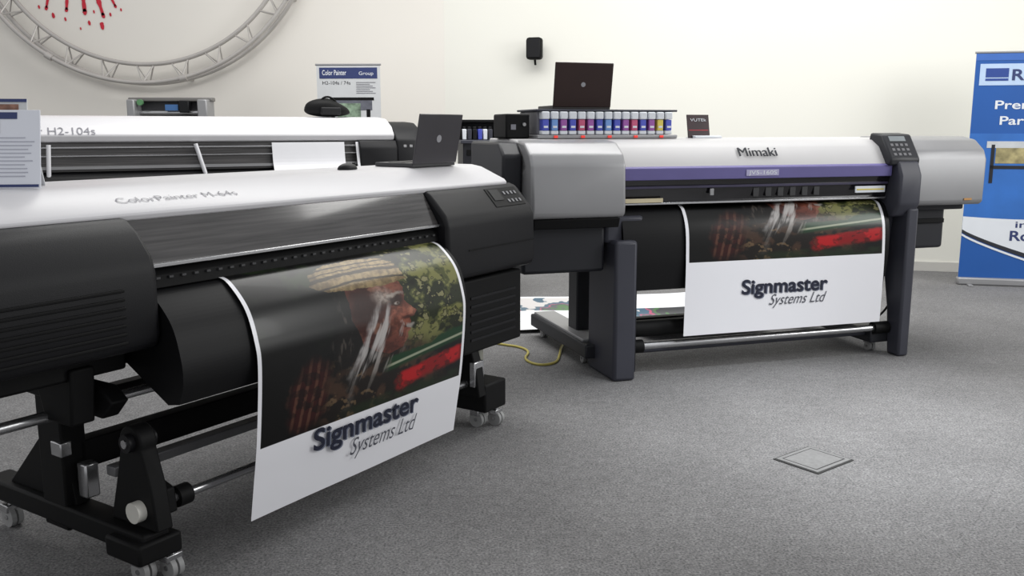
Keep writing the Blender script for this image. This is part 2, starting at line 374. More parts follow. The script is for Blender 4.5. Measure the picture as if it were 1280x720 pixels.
def drip(x0,z0,x1,z1,w0,w1):
    d = Vector((x1-x0,z1-z0)); L = d.length; d.normalize(); nn = Vector((-d.y,d.x)); vs=[]; K=10
    for i in range(K+1):
        t=i/K; w_=(w0*(1-t)+w1*t)*(1+random.uniform(-0.25,0.25)); p=Vector((x0,z0))+d*L*t
        vs += [(p.x+nn.x*w_,-0.002,p.y+nn.y*w_),(p.x-nn.x*w_,-0.002,p.y-nn.y*w_)]
    mesh(g,'drip',vs,[(2*i,2*i+2,2*i+3,2*i+1) for i in range(K)],RED)
    blob(x1,z1,w1*1.5,w1*2.2,math.atan2(d.y,d.x)-math.pi/2,0.12)
blob(-0.75,-0.45,0.42,0.33,0.2)
for (x0,z0,x1,z1,a,b_) in [(-0.85,-0.7,-0.90,-1.10,0.03,0.012),(-0.72,-0.75,-0.70,-1.12,0.04,0.016),(-0.62,-0.7,-0.50,-1.16,0.04,0.014),(-0.55,-0.65,-0.36,-1.06,0.025,0.010),(-1.0,-0.6,-1.12,-1.08,0.03,0.012),(-0.4,-0.5,-0.15,-0.95,0.03,0.01),(-1.1,-0.4,-1.4,-0.8,0.03,0.012)]:
    drip(x0,z0,x1,z1,a,b_)
for (x,z,r) in [(-0.66,-1.24,0.018),(-0.52,-1.27,0.028),(-0.92,-1.2,0.014),(-1.05,-1.16,0.02),(-0.42,-1.15,0.014),(-0.60,-1.12,0.012),(-1.2,-1.07,0.014),(-0.30,-1.10,0.012),(-0.76,-1.30,0.010)]:
    blob(x,z,r*0.8,r*1.5,0.2,0.12)
for k in range(26):
    t = random.uniform(0,2*math.pi); r = random.uniform(0.4,0.9)
    if -0.45+0.8*r*math.sin(t) > -0.95: blob(-0.75+r*math.cos(t),-0.45+0.8*r*math.sin(t),random.uniform(0.012,0.04),random.uniform(0.01,0.03),t,0.15)

# speaker
g = world_group('wall_speaker', 0.245, 10.14, -13, 2.29)
box(g,'cabinet',-0.085,0.085,-0.08,0.04,-0.12,0.11,BLKM,0.03)
box(g,'grille',-0.07,0.07,-0.084,-0.078,-0.1,0.09,BLK,0.01)
cyl(g,'bracket',(0,0.03,-0.09),(0,0.126,-0.09),0.015,BLKM); cyl(g,'bracket_arm',(0,0,-0.11),(0,0.03,-0.17),0.012,BLKM)

# ------------------------------------------------------------------ near printer  (frame rot 56.9deg)
R1 = 56.9
g = G('large_format_printer', 2.5, 2.8, R1)
cov = [(2.552,1.165),(2.545,1.185),(2.56,1.20),(2.70,1.258),(2.76,1.268),(3.08,1.268),(3.12,1.24),(3.12,1.165)]
prism(g,'top_cover',cov,0.9,3.86,WHT,0.006)
prism(g,'cover_back_body',[(2.60,1.165),(3.14,1.165),(3.14,0.72),(2.62,0.72)],0.95,3.90,BLKM,0.01)
lm = [(2.47,0.775),(2.415,0.79),(2.40,0.83),(2.40,1.02),(2.415,1.07),(2.47,1.135),(2.53,1.178),(2.56,1.178),(2.95,1.165),(2.95,0.775)]
prism(g,'left_end_cover',lm,0.92,1.72,BLK,0.018,3)
for i in range(7):
    z = 0.82+i*0.026; box(g,'louvre',0.96,1.60,2.393,2.402,z,z+0.009,BLKM,0.002)
rm = [(2.47,0.765),(2.425,0.78),(2.415,0.82),(2.42,1.03),(2.44,1.07),(2.53,1.168),(2.56,1.178),(2.95,1.165),(2.95,0.765)]
prism(g,'right_end_cover',rm,3.20,3.92,BLK,0.018,3)
box(g,'right_cover_seam',3.35,3.90,2.412,2.418,0.90,0.905,BLKM,0)
def on_slope(a0,a1,t0,t1,m,name,off=0.004):
    P0 = Vector((2.44,1.07)); P1 = Vector((2.53,1.168)); nn = Vector((-(P1.y-P0.y), P1.x-P0.x)).normalized()
    A = P0.lerp(P1,t0)+nn*off; B = P0.lerp(P1,t1)+nn*off; A2 = A-nn*0.006; B2 = B-nn*0.006
    prism(g,name,[tuple(A),tuple(B),tuple(B2),tuple(A2)],a0,a1,m,0.001)
on_slope(3.62,3.88,0.08,0.92,BLKM,'control_panel',0.003)
on_slope(3.64,3.72,0.35,0.85,SCR,'lcd',0.006)
for i in range(4):
    for j in range(2): on_slope(3.745+i*0.032,3.760+i*0.032,0.22+j*0.36,0.36+j*0.36,mat('button_grey',(110,110,114),0.4,var=0.05),'button',0.007)
prism(g,'smoked_front_window',[(2.555,1.17),(2.475,1.045),(2.47,1.03),(2.50,1.03),(2.60,1.165)],1.722,3.198,WIN,0.003)
box(g,'window_handle_strip',1.722,3.198,2.462,2.475,1.022,1.034,STEEL,0.002)
prism(g,'platen_front',[(2.50,1.022),(2.475,0.995),(2.47,0.955),(2.62,0.955),(2.62,1.022)],1.722,3.198,BLKM,0.003)
for i in range(30): box(g,'pinch_mark',1.76+i*0.048,1.775+i*0.048,2.466,2.478,0.985,0.992,mat('pinch_grey',(60,60,62),0.4,var=0.1),0)
apc = catmull([(2.50,0.955),(2.44,0.94),(2.36,0.86),(2.325,0.76),(2.32,0.68),(2.345,0.61)],8)
prism(g,'media_apron',[tuple(p) for p in apc]+[(2.40,0.60),(2.62,0.72),(2.62,0.955)],1.725,3.196,APRON,0.0)
print_sheet(g,'printed_banner',[(2.49,0.962),(2.43,0.945),(2.35,0.865),(2.310,0.76),(2.300,0.66),(2.322,0.42),(2.35,0.25),(2.372,0.12)],2.0,3.16,0.385,0.0,ripple=0.0015)
tl = 90+5.5
def title(g,a0,a1,b,z,h,tl):
    for k,(dx,dz) in enumerate([(0,0),(0.003,0),(0.003,0.002),(0,0.002),(0.0015,0.003)]):
        text(g,'print_title','Signmaster',a0+dx,a1+dx,b-0.0002*k-0.0015,z+dz,h,INKT,tl,bold=0.010)
    text(g,'print_title_shadow','Signmaster',a0+0.009,a1+0.009,b,z-0.004,h,INKS,tl,bold=0.018)
title(g,2.262,2.856,2.331,0.300,0.080,tl)
text(g,'print_subtitle','Systems Ltd',2.46,2.86,2.340,0.222,0.066,mat('sub_grey',(76,78,88),0.5,var=0.03),tl,shear=0.45,bold=-0.004)
text(g,'cover_logo','ColorPainter M-64s',1.74,2.21,2.598,1.2185,0.036,GTXT,22.5,bold=-0.012)
for a in (1.68,3.56):
    box(g,'leg_column',a-0.045,a+0.045,2.86,3.0,0.10,0.78,BLKM,0.008)
    box(g,'leg_top_plate',a-0.08,a+0.08,2.62,3.06,0.70,0.77,BLKM,0.006)
    box(g,'foot',a-0.05,a+0.05,2.44,3.38,0.115,0.19,BLKM,0.01)
    prism(g,'foot_brace',[(2.84,0.19),(2.90,0.19),(2.90,0.42)],a-0.02,a+0.02,BLKM,0.003)
    prism(g,'foot_brace_rear',[(3.25,0.19),(2.98,0.19),(2.98,0.45)],a-0.02,a+0.02,BLKM,0.003)
    for b in (2.52,3.30): caster(g,a+0.0,b,0.038)
box(g,'caster_bracket',1.60,1.76,2.42,2.60,0.10,0.17,BLKM,0.01)
caster(g,1.75,2.47,0.036)
box(g,'caster_bracket',3.48,3.66,2.42,2.60,0.10,0.24,BLKM,0.01)
caster(g,3.63,2.46,0.036)
for a in (1.72,3.48):
    pr = []
    for i in range(17):
        t = math.radians(-20+220*i/16); pr.append((2.53+0.055*math.cos(t), 0.47+0.055*math.sin(t)))
    pr += [(2.44,0.33),(2.42,0.19),(2.66,0.19),(2.62,0.32)]
    prism(g,'takeup_bracket',pr,a-0.05,a+0.01,BLKM,0.006)
    cyl(g,'takeup_knob',(a-0.07,2.53,0.47),(a+0.03,2.53,0.47),0.03,BLK)
    cyl(g,'takeup_knob_cap',(a-0.074,2.53,0.47),(a-0.069,2.53,0.47),0.014,STEEL)
    prism(g,'takeup_arm',[(2.47,0.30),(2.60,0.34),(2.70,0.30),(2.70,0.24),(2.55,0.20),(2.46,0.22)],a+0.01,a+0.06,BLKM,0.006)
cyl(g,'takeup_shaft',(1.66,2.50,0.25),(3.50,2.50,0.25),0.017,STEEL)
cyl(g,'takeup_collar',(1.64,2.50,0.25),(1.69,2.50,0.25),0.034,mat('collar_white',(215,213,205),0.4,var=0.04))
cyl(g,'takeup_flange',(1.80,2.50,0.25),(1.85,2.50,0.25),0.036,BLKM)
cyl(g,'tension_bar',(1.55,2.62,0.60),(3.55,2.62,0.60),0.016,STEEL)
cyl(g,'guide_bar',(1.20,2.70,0.57),(1.66,2.70,0.57),0.018,STEEL)
box(g,'cross_beam',1.70,3.52,2.86,2.93,0.30,0.40,BLKM,0.006)
box(g,'cross_beam_low',1.72,3.50,2.70,2.75,0.30,0.335,mat('beam_grey',(120,120,122),0.4,metal=0.5,var=0.08),0.004)
box(g,'rear_crossbar',1.70,3.52,3.0,3.06,0.46,0.52,BLKM,0.006)
box(g,'media_roll_holder_rail',1.2,3.7,3.18,3.24,0.72,0.78,BLKM,0.006)
cyl(g,'media_roll',(1.75,3.24,0.86),(3.2,3.24,0.86),0.085,PAPER,28)
for a in (1.55,3.62): prism(g,'roll_bracket',[(3.14,0.78),(3.33,0.78),(3.30,0.90),(3.14,0.98)],a,a+0.05,BLKM,0.004)
prism(g,'support_arm',[(2.50,0.62),(2.56,0.66),(3.0,0.66),(3.0,0.58),(2.56,0.56)],1.60,1.66,BLKM,0.006)
box(g,'under_body_left',1.10,1.70,2.56,3.0,0.70,0.785,BLKM,0.01)
prism(g,'left_bracket_plate',[(2.56,0.56),(2.70,0.56),(2.76,0.74),(2.54,0.74)],1.50,1.58,BLKM,0.008)
box(g,'steel_clamp',1.67,1.72,2.79,2.84,0.22,0.34,STEEL,0.006); box(g,'steel_hinge',1.62,1.66,2.84,2.9,0.37,0.42,STEEL,0.004)
box(g,'electronics_box',3.36,3.86,2.46,2.90,0.40,0.755,BLKM,0.012)
for i in range(6): box(g,'vent',3.42,3.80,2.456,2.462,0.46+i*0.04,0.472+i*0.04,BLK,0)
cyl(g,'waste_bottle',(3.66,2.60,0.28),(3.66,2.60,0.40),0.035,mat('bottle',(150,150,140),0.3,var=0.1))
box(g,'bracket_steel',3.42,3.50,2.44,2.47,0.24,0.36,STEEL,0.004)

# laptop on near printer
g2 = G('laptop', 3.50, 2.74, R1, 1.268)
box(g2,'base',3.35,3.68,2.735,2.965,1.269,1.289,mat('laptop_base',(50,50,52),0.4,var=0.05),0.004)
box(g2,'keyboard',3.37,3.66,2.80,2.90,1.2885,1.2905,BLKM,0)
prism(g2,'lid',[(2.738,1.285),(2.690,1.515),(2.682,1.513),(2.728,1.283)],3.35,3.68,LIDG,0.003)
prism(g2,'screen',[(2.7385,1.30),(2.6935,1.507),(2.6925,1.507),(2.7375,1.30)],3.365,3.665,SCR,0)
cyl(g2,'lid_logo',(3.515,2.7065,1.40),(3.515,2.7035,1.3995),0.018,mat('logo_silver',(170,170,175),0.3,metal=0.5,var=0.05))
g2 = G('computer_mouse', 3.03, 2.84, R1, 1.269)
import bmesh
bm = bmesh.new(); bmesh.ops.create_uvsphere(bm,u_segments=20,v_segments=12,radius=1)
for v in bm.verts: v.co = (v.co.x*0.055*(1+0.1*v.co.y), v.co.y*0.032, max(0,v.co.z)*0.028+0.001)
me = bpy.data.meshes.new('shell'); bm.to_mesh(me); bm.free(); me.materials.append(BLK)
o = bpy.data.objects.new('shell',me); COL.objects.link(o); o.parent = g2.e
for p in me.polygons: p.use_smooth=True
box(g2,'scroll_wheel',3.06,3.075,2.837,2.843,1.29,1.298,BLKM,0.001)

# leaflet display on near printer
g2 = world_group('leaflet_stand', -1.53, 2.80, 8, 1.269)
prism(g2,'board',[(0.0,0.0),(0.05,0.235),(0.056,0.235),(0.006,0.0)],-0.14,0.095,mat('leaflet_white',(220,223,232),0.3,var=0.01),0.001)
prism(g2,'easel_back',[(0.05,0.23),(0.15,0.0),(0.144,0.0),(0.046,0.215)],-0.10,0.06,CREAM,0.001)
def lp(name,a0,a1,z0,z1,m,off=0.0015):
    k = 0.05/0.235; prism(g2,name,[(z0*k-off,z0),(z1*k-off,z1),(z1*k,z1),(z0*k,z0)],a0,a1,m,0)
lp('header_strip',-0.13,0.03,0.208,0.228,NAVY); lp('footer_strip',-0.13,0.09,0.004,0.012,NAVY)
lp('picture',-0.12,-0.02,0.165,0.203,mat('leaf_pic',(120,86,72),0.4,var=0.6,scale=40)); 
for i in range(11): lp('text_line',-0.03,0.08-random.random()*0.03,0.15-i*0.0115,0.153-i*0.0115,mat('leaf_text',(174,176,188),0.5,var=0.05))
g2 = world_group('leaflet_stand', -1.62, 2.93, 8, 1.269)
prism(g2,'board',[(0.0,0.0),(0.04,0.27),(0.046,0.27),(0.006,0.0)],-0.12,0.085,CREAM,0.001)
prism(g2,'easel_back',[(0.04,0.26),(0.12,0.0),(0.114,0.0),(0.036,0.24)],-0.08,0.04,CREAM,0.001)
prism(g2,'header',[(0.036,0.262),(0.0375,0.272),(0.040,0.272),(0.0385,0.262)],-0.12,0.085,NAVY,0)
prism(g2,'header_photo',[(0.0335,0.235),(0.036,0.255),(0.039,0.255),(0.0365,0.235)],-0.04,0.06,MATS['leaf_pic'],0)

# ------------------------------------------------------------------ far-left wide printer (rot 28.4)
R3 = 28.4
g = G('large_format_printer', 1.2, 7.2, R3)
prism(g,'top_cover',[(6.86,1.355),(6.85,1.40),(6.90,1.46),(7.02,1.52),(7.2,1.535),(7.55,1.50),(7.6,1.355)],-0.45,2.66,WHT,0.01)
prism(g,'right_end_cover',[(6.84,1.10),(6.80,1.16),(6.82,1.36),(6.90,1.44),(7.02,1.49),(7.2,1.50),(7.55,1.46),(7.6,1.10)],2.665,2.90,BLK,0.015)
prism(g,'left_end_cover',[(6.84,1.0),(6.80,1.06),(6.82,1.36),(6.90,1.44),(7.02,1.49),(7.55,1.48),(7.6,1.0)],-0.85,-0.455,BLK,0.015)
prism(g,'right_black_cheek',[(6.83,1.355),(6.80,1.30),(6.80,1.12),(6.90,1.10),(7.0,1.355)],2.36,2.665,BLK,0.01)
prism(g,'grey_front_window',[(6.89,1.355),(6.87,1.16),(6.95,1.12),(7.1,1.355)],-0.45,2.36,H2WIN,0.0)
box(g,'rail_upper',-0.45,2.36,6.855,6.875,1.315,1.325,STEEL,0); box(g,'rail_mid',-0.45,2.36,6.85,6.87,1.26,1.268,STEEL,0)
box(g,'rail_low',-0.45,2.36,6.845,6.865,1.175,1.195,SILV,0)
box(g,'lower_body',-0.5,2.7,6.95,7.6,0.85,1.355,BLKM,0.01)
prism(g,'media_apron',[tuple(p) for p in catmull([(6.88,1.16),(6.80,1.10),(6.76,0.95),(6.80,0.75)],6)]+[(6.95,0.85),(6.95,1.12)],-0.3,2.4,APRON,0)
prism(g,'blank_media_sheet',[tuple(p) for p in catmull([(6.85,1.345),(6.83,1.20),(6.78,1.10),(6.745,0.95),(6.77,0.55)],6)]+[(6.772,0.55),(6.748,0.95),(6.785,1.10),(6.835,1.20),(6.855,1.345)],1.70,2.25,PAPER,0)
prism(g,'media_edge_strip',[(6.845,1.345),(6.80,1.15),(6.81,1.15),(6.855,1.345)],2.34,2.36,PAPER,0)
cyl(g,'white_tube',(0.215,6.84,1.10),(0.23,6.84,1.34),0.014,PAPER); cyl(g,'white_tube',(1.16,6.84,1.34),(1.22,6.84,1.12),0.014,PAPER)
text(g,'cover_logo','ColorPainter H2-104s',-0.25,0.52,6.851,1.407,0.062,GTXT,50,bold=-0.005)
for i in range(3): box(g,'button',2.72+i*0.05,2.745+i*0.05,6.812,6.83,1.30,1.32,SILV,0.002)
for a in (0.0,2.5):
    box(g,'leg_column',a-0.06,a+0.06,7.15,7.35,0.12,0.86,BLKM,0.01); box(g,'foot',a-0.06,a+0.06,6.75,7.75,0.11,0.2,BLKM,0.01)
    for b in (6.82,7.68): caster(g,a,b,0.038)
box(g,'cross_beam',0,2.5,7.2,7.3,0.35,0.47,BLKM,0.01); cyl(g,'takeup_shaft',(0.06,6.84,0.32),(2.44,6.84,0.32),0.03,STEEL)
for a in (0.0,2.5): box(g,'takeup_bracket',a-0.04,a+0.04,6.78,6.90,0.19,0.38,BLKM,0.008)

# black bag on it
g2 = G('shoulder_bag', 2.24, 7.22, R3, 1.536)
bm = bmesh.new(); bmesh.ops.create_uvsphere(bm,u_segments=28,v_segments=16,radius=1)
for v in bm.verts:
    x,y,z = v.co; zz = (abs(z)**0.7)*(1 if z>0 else -1)
    v.co = (x*0.18*(1-0.14*zz), y*0.10, max(0,zz*0.5+0.5)*0.145*(1-0.35*max(0,x)))
me = bpy.data.meshes.new('body'); bm.to_mesh(me); bm.free(); me.materials.append(BLKM)
o = bpy.data.objects.new('body',me); COL.objects.link(o); o.parent = g2.e
for p in me.polygons: p.use_smooth=True
tube(g2,'handle',[(2.17,7.18,1.645),(2.19,7.17,1.69),(2.27,7.17,1.69),(2.31,7.18,1.64)],0.008,BLKM)
box(g2,'front_pocket',2.16,2.32,7.11,7.15,1.55,1.61,BLK,0.01)

# small vinyl cutter on stand at the back wall
g2 = world_group('vinyl_cutter', -3.42, 9.4, 0)
box(g2,'left_end',-0.40,-0.32,-0.12,0.12,1.52,1.73,SILV,0.015); box(g2,'right_end',0.30,0.40,-0.12,0.12,1.52,1.73,SILV,0.015)
box(g2,'top_rail',-0.42,0.42,-0.02,0.10,1.71,1.75,mat('cutter_grey',(120,118,116),0.4,metal=0.3,var=0.05),0.01)
box(g2,'back_panel',-0.33,0.31,0.06,0.08,1.55,1.72,mat('cutter_dark',(62,62,66),0.5,var=0.05),0.003)
box(g2,'bed',-0.38,0.38,-0.10,0.14,1.50,1.56,MATS['cutter_grey'],0.01)
cyl(g2,'roller',(-0.32,0.02,1.60),(0.30,0.02,1.60),0.025,STEEL); box(g2,'carriage',0.10,0.2,-0.06,0.02,1.60,1.72,BLK,0.01)
box(g2,'display',-0.05,0.08,-0.03,-0.02,1.62,1.68,BSCR,0.003); cyl(g2,'green_knob',(-0.28,-0.05,1.70),(-0.28,-0.08,1.70),0.03,mat('knob_green',(90,140,96),0.4,var=0.1))
for a in (-0.3,0.3):
    cyl(g2,'stand_leg',(a,0,0.06),(a,0,1.5),0.025,DGREY); box(g2,'stand_foot',a-0.03,a+0.03,-0.28,0.28,0.0,0.06,DGREY,0.01)
cyl(g2,'stand_crossbar',(-0.3,0,0.5),(0.3,0,0.5),0.02,DGREY)

def rollup(name, x, y, rot, wd, ht, base=SILV):
    g = world_group(name, x, y, rot)
    box(g,'base_cassette',0,wd,-0.05,0.05,0.0,0.07,base,0.015)
    box(g,'sheet',0.01,wd-0.01,-0.003,0.0,0.06,ht,CREAM,0)
    cyl(g,'top_rail',(0.0,-0.001,ht),(wd,-0.001,ht),0.010,base); cyl(g,'support_pole',(wd/2,0.02,0.05),(wd/2,0.01,ht),0.008,STEEL,10)
    for xx in (0.1,wd-0.1): box(g,'base_foot',xx-0.02,xx+0.02,-0.13,0.13,0.0,0.012,base,0.003)
    return g
g2 = rollup('rollup_banner', -2.02, 9.7, -3, 0.68, 2.09)
panel(g2,'header',0.04,0.64,1.95,2.06,-0.004,NAVY)
text(g2,'header_text','Color Painter',0.07,0.32,-0.0075,1.985,0.05,BWHT,bold=0.01); text(g2,'header_text_right','Group',0.45,0.60,-0.0075,1.985,0.035,BWHT)
text(g2,'title','H2-104s / 74s',0.07,0.36,-0.005,1.89,0.035,DTXT)
for i in range(7): panel(g2,'text_line',0.42,0.62-0.03*(i%3),1.80+i*0.018,1.806+i*0.018,-0.004,GTXT)
for i in range(10): panel(g2,'text_line',0.06,0.30-0.03*(i%3),0.9+i*0.03,0.908+i*0.03,-0.004,GTXT)
panel(g2,'printer_photo_body',0.14,0.58,1.63,1.74,-0.004,mat('photo_grey',(96,98,108),0.5,var=0.3,scale=14)); panel(g2,'printer_photo_top',0.14,0.60,1.73,1.76,-0.0045,BLKM)
panel(g2,'printer_photo_print',0.22,0.46,1.40,1.70,-0.0065,mat('photo_print',(120,140,120),0.5,var=0.7,scale=18))
panel(g2,'printer_photo_leg',0.15,0.19,1.2,1.64,-0.004,BLKM); panel(g2,'printer_photo_leg',0.52,0.56,1.2,1.64,-0.004,BLKM)

# ink cabinet behind
g2 = world_group('ink_supply_cabinet', -0.24, 8.0, 10)
box(g2,'cabinet_body',-0.20,0.22,-0.15,0.25,0.0,1.33,DGREY2,0.01)
box(g2,'shelf',-0.22,0.24,-0.17,0.25,1.32,1.35,DGREY,0.005)
box(g2,'back_board',-0.22,0.24,0.18,0.2,1.35,1.50,DGREY2,0.005)
box(g2,'top_lip',-0.23,0.25,0.02,0.2,1.495,1.52,BLKM,0.005)
box(g2,'side',-0.22,-0.2,-0.02,0.2,1.35,1.5,BLKM,0.003); box(g2,'side',0.22,0.24,-0.02,0.2,1.35,1.5,BLKM,0.003)
cs = [BWHT,DGREY,BLK,INKB,BWHT,DGREY,BLK,CREAM]
for i in range(9): 
    box(g2,'ink_pack',-0.19+i*0.045,-0.155+i*0.045,-0.03,0.12,1.352,1.44,cs[i%8],0.005); box(g2,'ink_cap',-0.185+i*0.045,-0.16+i*0.045,-0.01,0.04,1.44,1.46,BLK,0.003)
for j in range(4): 
    box(g2,'drawer_line',-0.17,0.19,-0.156,-0.148,1.22-j*0.14,1.27-j*0.14,BLKM,0.003); box(g2,'drawer_tag',-0.10,0.0,-0.16,-0.155,1.235-j*0.14,1.255-j*0.14,mat('tag',(150,190,200),0.5,var=0.1),0)

# ------------------------------------------------------------------ right printer (rot 17.8)
R2 = 17.8
g = G('large_format_printer', 3.2, 5.1, R2)
prism(g,'top_cover',[(4.785,1.225),(4.80,1.25),(4.86,1.335),(4.93,1.376),(5.05,1.388),(5.50,1.388),(5.55,1.30),(5.55,1.19),(4.83,1.19)],1.62,4.72,OFFW,0.008)
prism(g,'purple_trim',[(4.772,1.155),(4.770,1.222),(4.80,1.238),(4.85,1.225),(4.85,1.155)],2.18,4.02,PURP,0.004)
box(g,'trim_label',2.98,3.20,4.766,4.772,1.172,1.208,mat('label_lilac',(166,162,196),0.5,var=0.03),0)
text(g,'trim_label_text','JV5-160S',2.995,3.185,4.765,1.180,0.022,BWHT)
prism(g,'front_window',[(4.80,1.155),(4.835,1.02),(4.90,1.0),(5.0,1.155)],2.18,4.04,DWIN,0)
box(g,'window_rail',2.20,4.02,4.80,4.82,1.105,1.12,mat('rail_dark',(60,56,80),0.3,var=0.2),0.002); box(g,'platen_edge',2.20,4.02,4.815,4.84,1.012,1.024,STEEL,0.002)
for i in range(6): box(g,'window_bracket',3.06+i*0.085,3.10+i*0.085,4.812,4.822,1.045,1.10,mat('brk',(48,48,50),0.4,var=0.1),0.002)
box(g,'window_handle',2.76,2.785,4.795,4.805,1.06,1.10,SILV,0.002)
box(g,'warning_label',2.22,2.46,4.806,4.812,1.026,1.05,mat('warn_label',(204,192,160),0.5,var=0.1),0)
box(g,'warning_label',3.77,3.99,4.79,4.797,1.055,1.095,BWHT,0); box(g,'warning_label_line',3.78,3.98,4.788,4.79,1.07,1.078,INKY,0)
box(g,'inner_body',1.60,4.72,4.90,5.55,0.92,1.20,DGREY2,0.01)
text(g,'cover_logo','Mimaki',2.955,3.215,4.812,1.285,0.062,DTXT,53,bold=0.0)
text(g,'cover_logo_weight','Mimaki',2.959,3.219,4.8115,1.287,0.062,DTXT,53,bold=0.0)
lmod = [(4.72,0.955),(4.695,0.975),(4.69,1.02),(4.70,1.25),(4.735,1.31),(4.83,1.37),(4.93,1.382),(5.15,1.382),(5.15,0.955)]
prism(g,'left_silver_cover',lmod,1.62,2.175,SILV,0.02,3)
prism(g,'left_end_side',[(4.86,0.95),(4.84,1.30),(4.93,1.37),(5.5,1.37),(5.5,0.95)],1.50,1.615,DGREY2,0.015)
box(g,'left_under_box',1.60,2.10,4.80,5.30,0.64,0.952,DGREY2,0.02)
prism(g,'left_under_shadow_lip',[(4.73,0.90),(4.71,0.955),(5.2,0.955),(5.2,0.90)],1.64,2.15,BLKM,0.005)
prism(g,'right_silver_cover',[(4.80,0.96),(4.78,0.98),(4.775,1.25),(4.80,1.31),(4.88,1.375),(4.98,1.395),(5.3,1.395),(5.3,0.96)],4.17,4.76,mat('silver_plastic_right',(142,142,144),0.42,metal=0.3,var=0.04,scale=3),0.02,3)
prism(g,'right_cheek',[(4.76,0.90),(4.70,0.98),(4.70,1.16),(4.74,1.25),(4.86,1.25),(5.2,1.2),(5.2,0.90)],4.03,4.19,DGREY,0.015)
prism(g,'control_panel_housing',[(4.745,1.22),(4.74,1.26),(4.84,1.41),(4.95,1.42),(5.0,1.22)],3.98,4.20,DGREY2,0.012)
def slope2(a0,a1,t0,t1,m,name,off):
    P0 = Vector((4.74,1.26)); P1 = Vector((4.84,1.41)); nn = Vector((-(P1.y-P0.y), P1.x-P0.x)).normalized()
    A = P0.lerp(P1,t0)+nn*off; B = P0.lerp(P1,t1)+nn*off
    prism(g,name,[tuple(A),tuple(B),tuple(B-nn*0.004),tuple(A-nn*0.004)],a0,a1,m,0)
slope2(4.02,4.14,0.72,0.92,mat('lcd_grey',(130,136,140),0.3,var=0.05),'lcd',0.002)
for i in range(4):
    for j in range(3): slope2(4.015+i*0.036,4.035+i*0.036,0.14+j*0.19,0.24+j*0.19,MATS['button_grey'],'button',0.002)
box(g,'right_under_box',4.2,4.62,4.95,5.35,0.66,0.962,DGREY2,0.02)
box(g,'side_rib',4.19,4.60,4.93,5.0,0.83,0.86,BLKM,0.005)
box(g,'orange_label',4.60,4.66,4.774,4.778,0.99,1.003,mat('orange_label',(190,140,80),0.5,var=0.05),0)
apc = catmull([(4.90,1.0),(4.83,0.97),(4.78,0.87),(4.765,0.70),(4.78,0.52)],8)
prism(g,'media_apron',[tuple(p) for p in apc]+[(4.82,0.51),(4.98,0.75),(4.98,1.0)],2.20,4.03,APRON,0)
print_sheet(g,'printed_banner',[(4.885,1.005),(4.82,0.975),(4.765,0.87),(4.748,0.70),(4.745,0.5),(4.75,0.235)],2.59,3.985,0.675,0.48,ripple=0.0015)
title(g,2.966,3.566,4.742,0.468,0.085,90)
text(g,'print_subtitle','Systems Ltd',3.16,3.57,4.742,0.392,0.066,MATS['sub_grey'],90,shear=0.45,bold=-0.004)
# legs
box(g,'left_leg_panel',2.13,2.27,4.72,5.12,0.0,0.82,DGREY,0.02)
box(g,'left_leg_neck',2.10,2.34,4.80,5.2,0.80,0.955,DGREY,0.02)
box(g,'left_leg_inner',2.25,2.30,4.78,5.1,0.03,0.80,DGREY2,0.01)
prism(g,'right_leg_panel',[(4.72,0.0),(4.715,0.955),(5.15,0.955),(4.95,0.72),(4.86,0.30),(4.83,0.0)],4.12,4.20,DGREY,0.015)
prism(g,'right_leg_inner',[(4.84,0.93),(5.15,0.93),(5.10,0.50),(4.98,0.30),(4.90,0.40)],4.04,4.12,DGREY,0.012)
for a in (2.20,4.12):
    box(g,'foot',a-0.13,a+0.06,4.83 if a>3 else 5.0,6.02,0.075,0.16,DGREY2,0.01); box(g,'foot_pad',a-0.11,a+0.04,5.1,6.0,0.155,0.175,SILV,0.004)
    for b in ((4.93,5.95) if a>3 else (5.2,5.95)): caster(g,a-0.05,b,0.03)
    box(g,'rear_post',a-0.05,a+0.05,5.35,5.5,0.16,0.95,DGREY2,0.01)
box(g,'cross_beam',2.27,4.12,4.98,5.04,0.22,0.31,BLKM,0.006)
cyl(g,'takeup_bar',(2.28,4.83,0.175),(4.12,4.83,0.175),0.022,STEEL); cyl(g,'takeup_bar_low',(2.28,4.90,0.13),(4.12,4.90,0.13),0.016,DGREY)
cyl(g,'takeup_core',(2.30,4.88,0.27),(4.05,4.88,0.27),0.05,BLKM)
cyl(g,'collar',(2.28,4.83,0.175),(2.36,4.83,0.175),0.04,BLKM); cyl(g,'collar',(4.0,4.83,0.175),(4.11,4.83,0.175),0.04,BLKM)
box(g,'rear_panel',2.30,4.05,5.30,5.34,0.78,0.95,BLKM,0.005)
cyl(g,'media_roll',(2.5,5.62,1.02),(3.98,5.62,1.02),0.07,PAPER,28)
for a in (2.35,4.02): box(g,'roll_bracket',a,a+0.05,5.45,5.68,0.92,1.05,DGREY2,0.006)
tube(g,'hanging_cable',[(4.3,5.1,0.67),(4.34,5.1,0.58),(4.44,5.15,0.56),(4.5,5.2,0.66)],0.012,BLKM)
tube(g,'power_cable',[(4.5,5.2,0.67),(4.52,5.22,0.3),(4.55,5.5,0.02),(4.9,6.2,0.01),(5.0,6.9,0.01),(4.8,7.3,0.01)],0.008,BLKM)
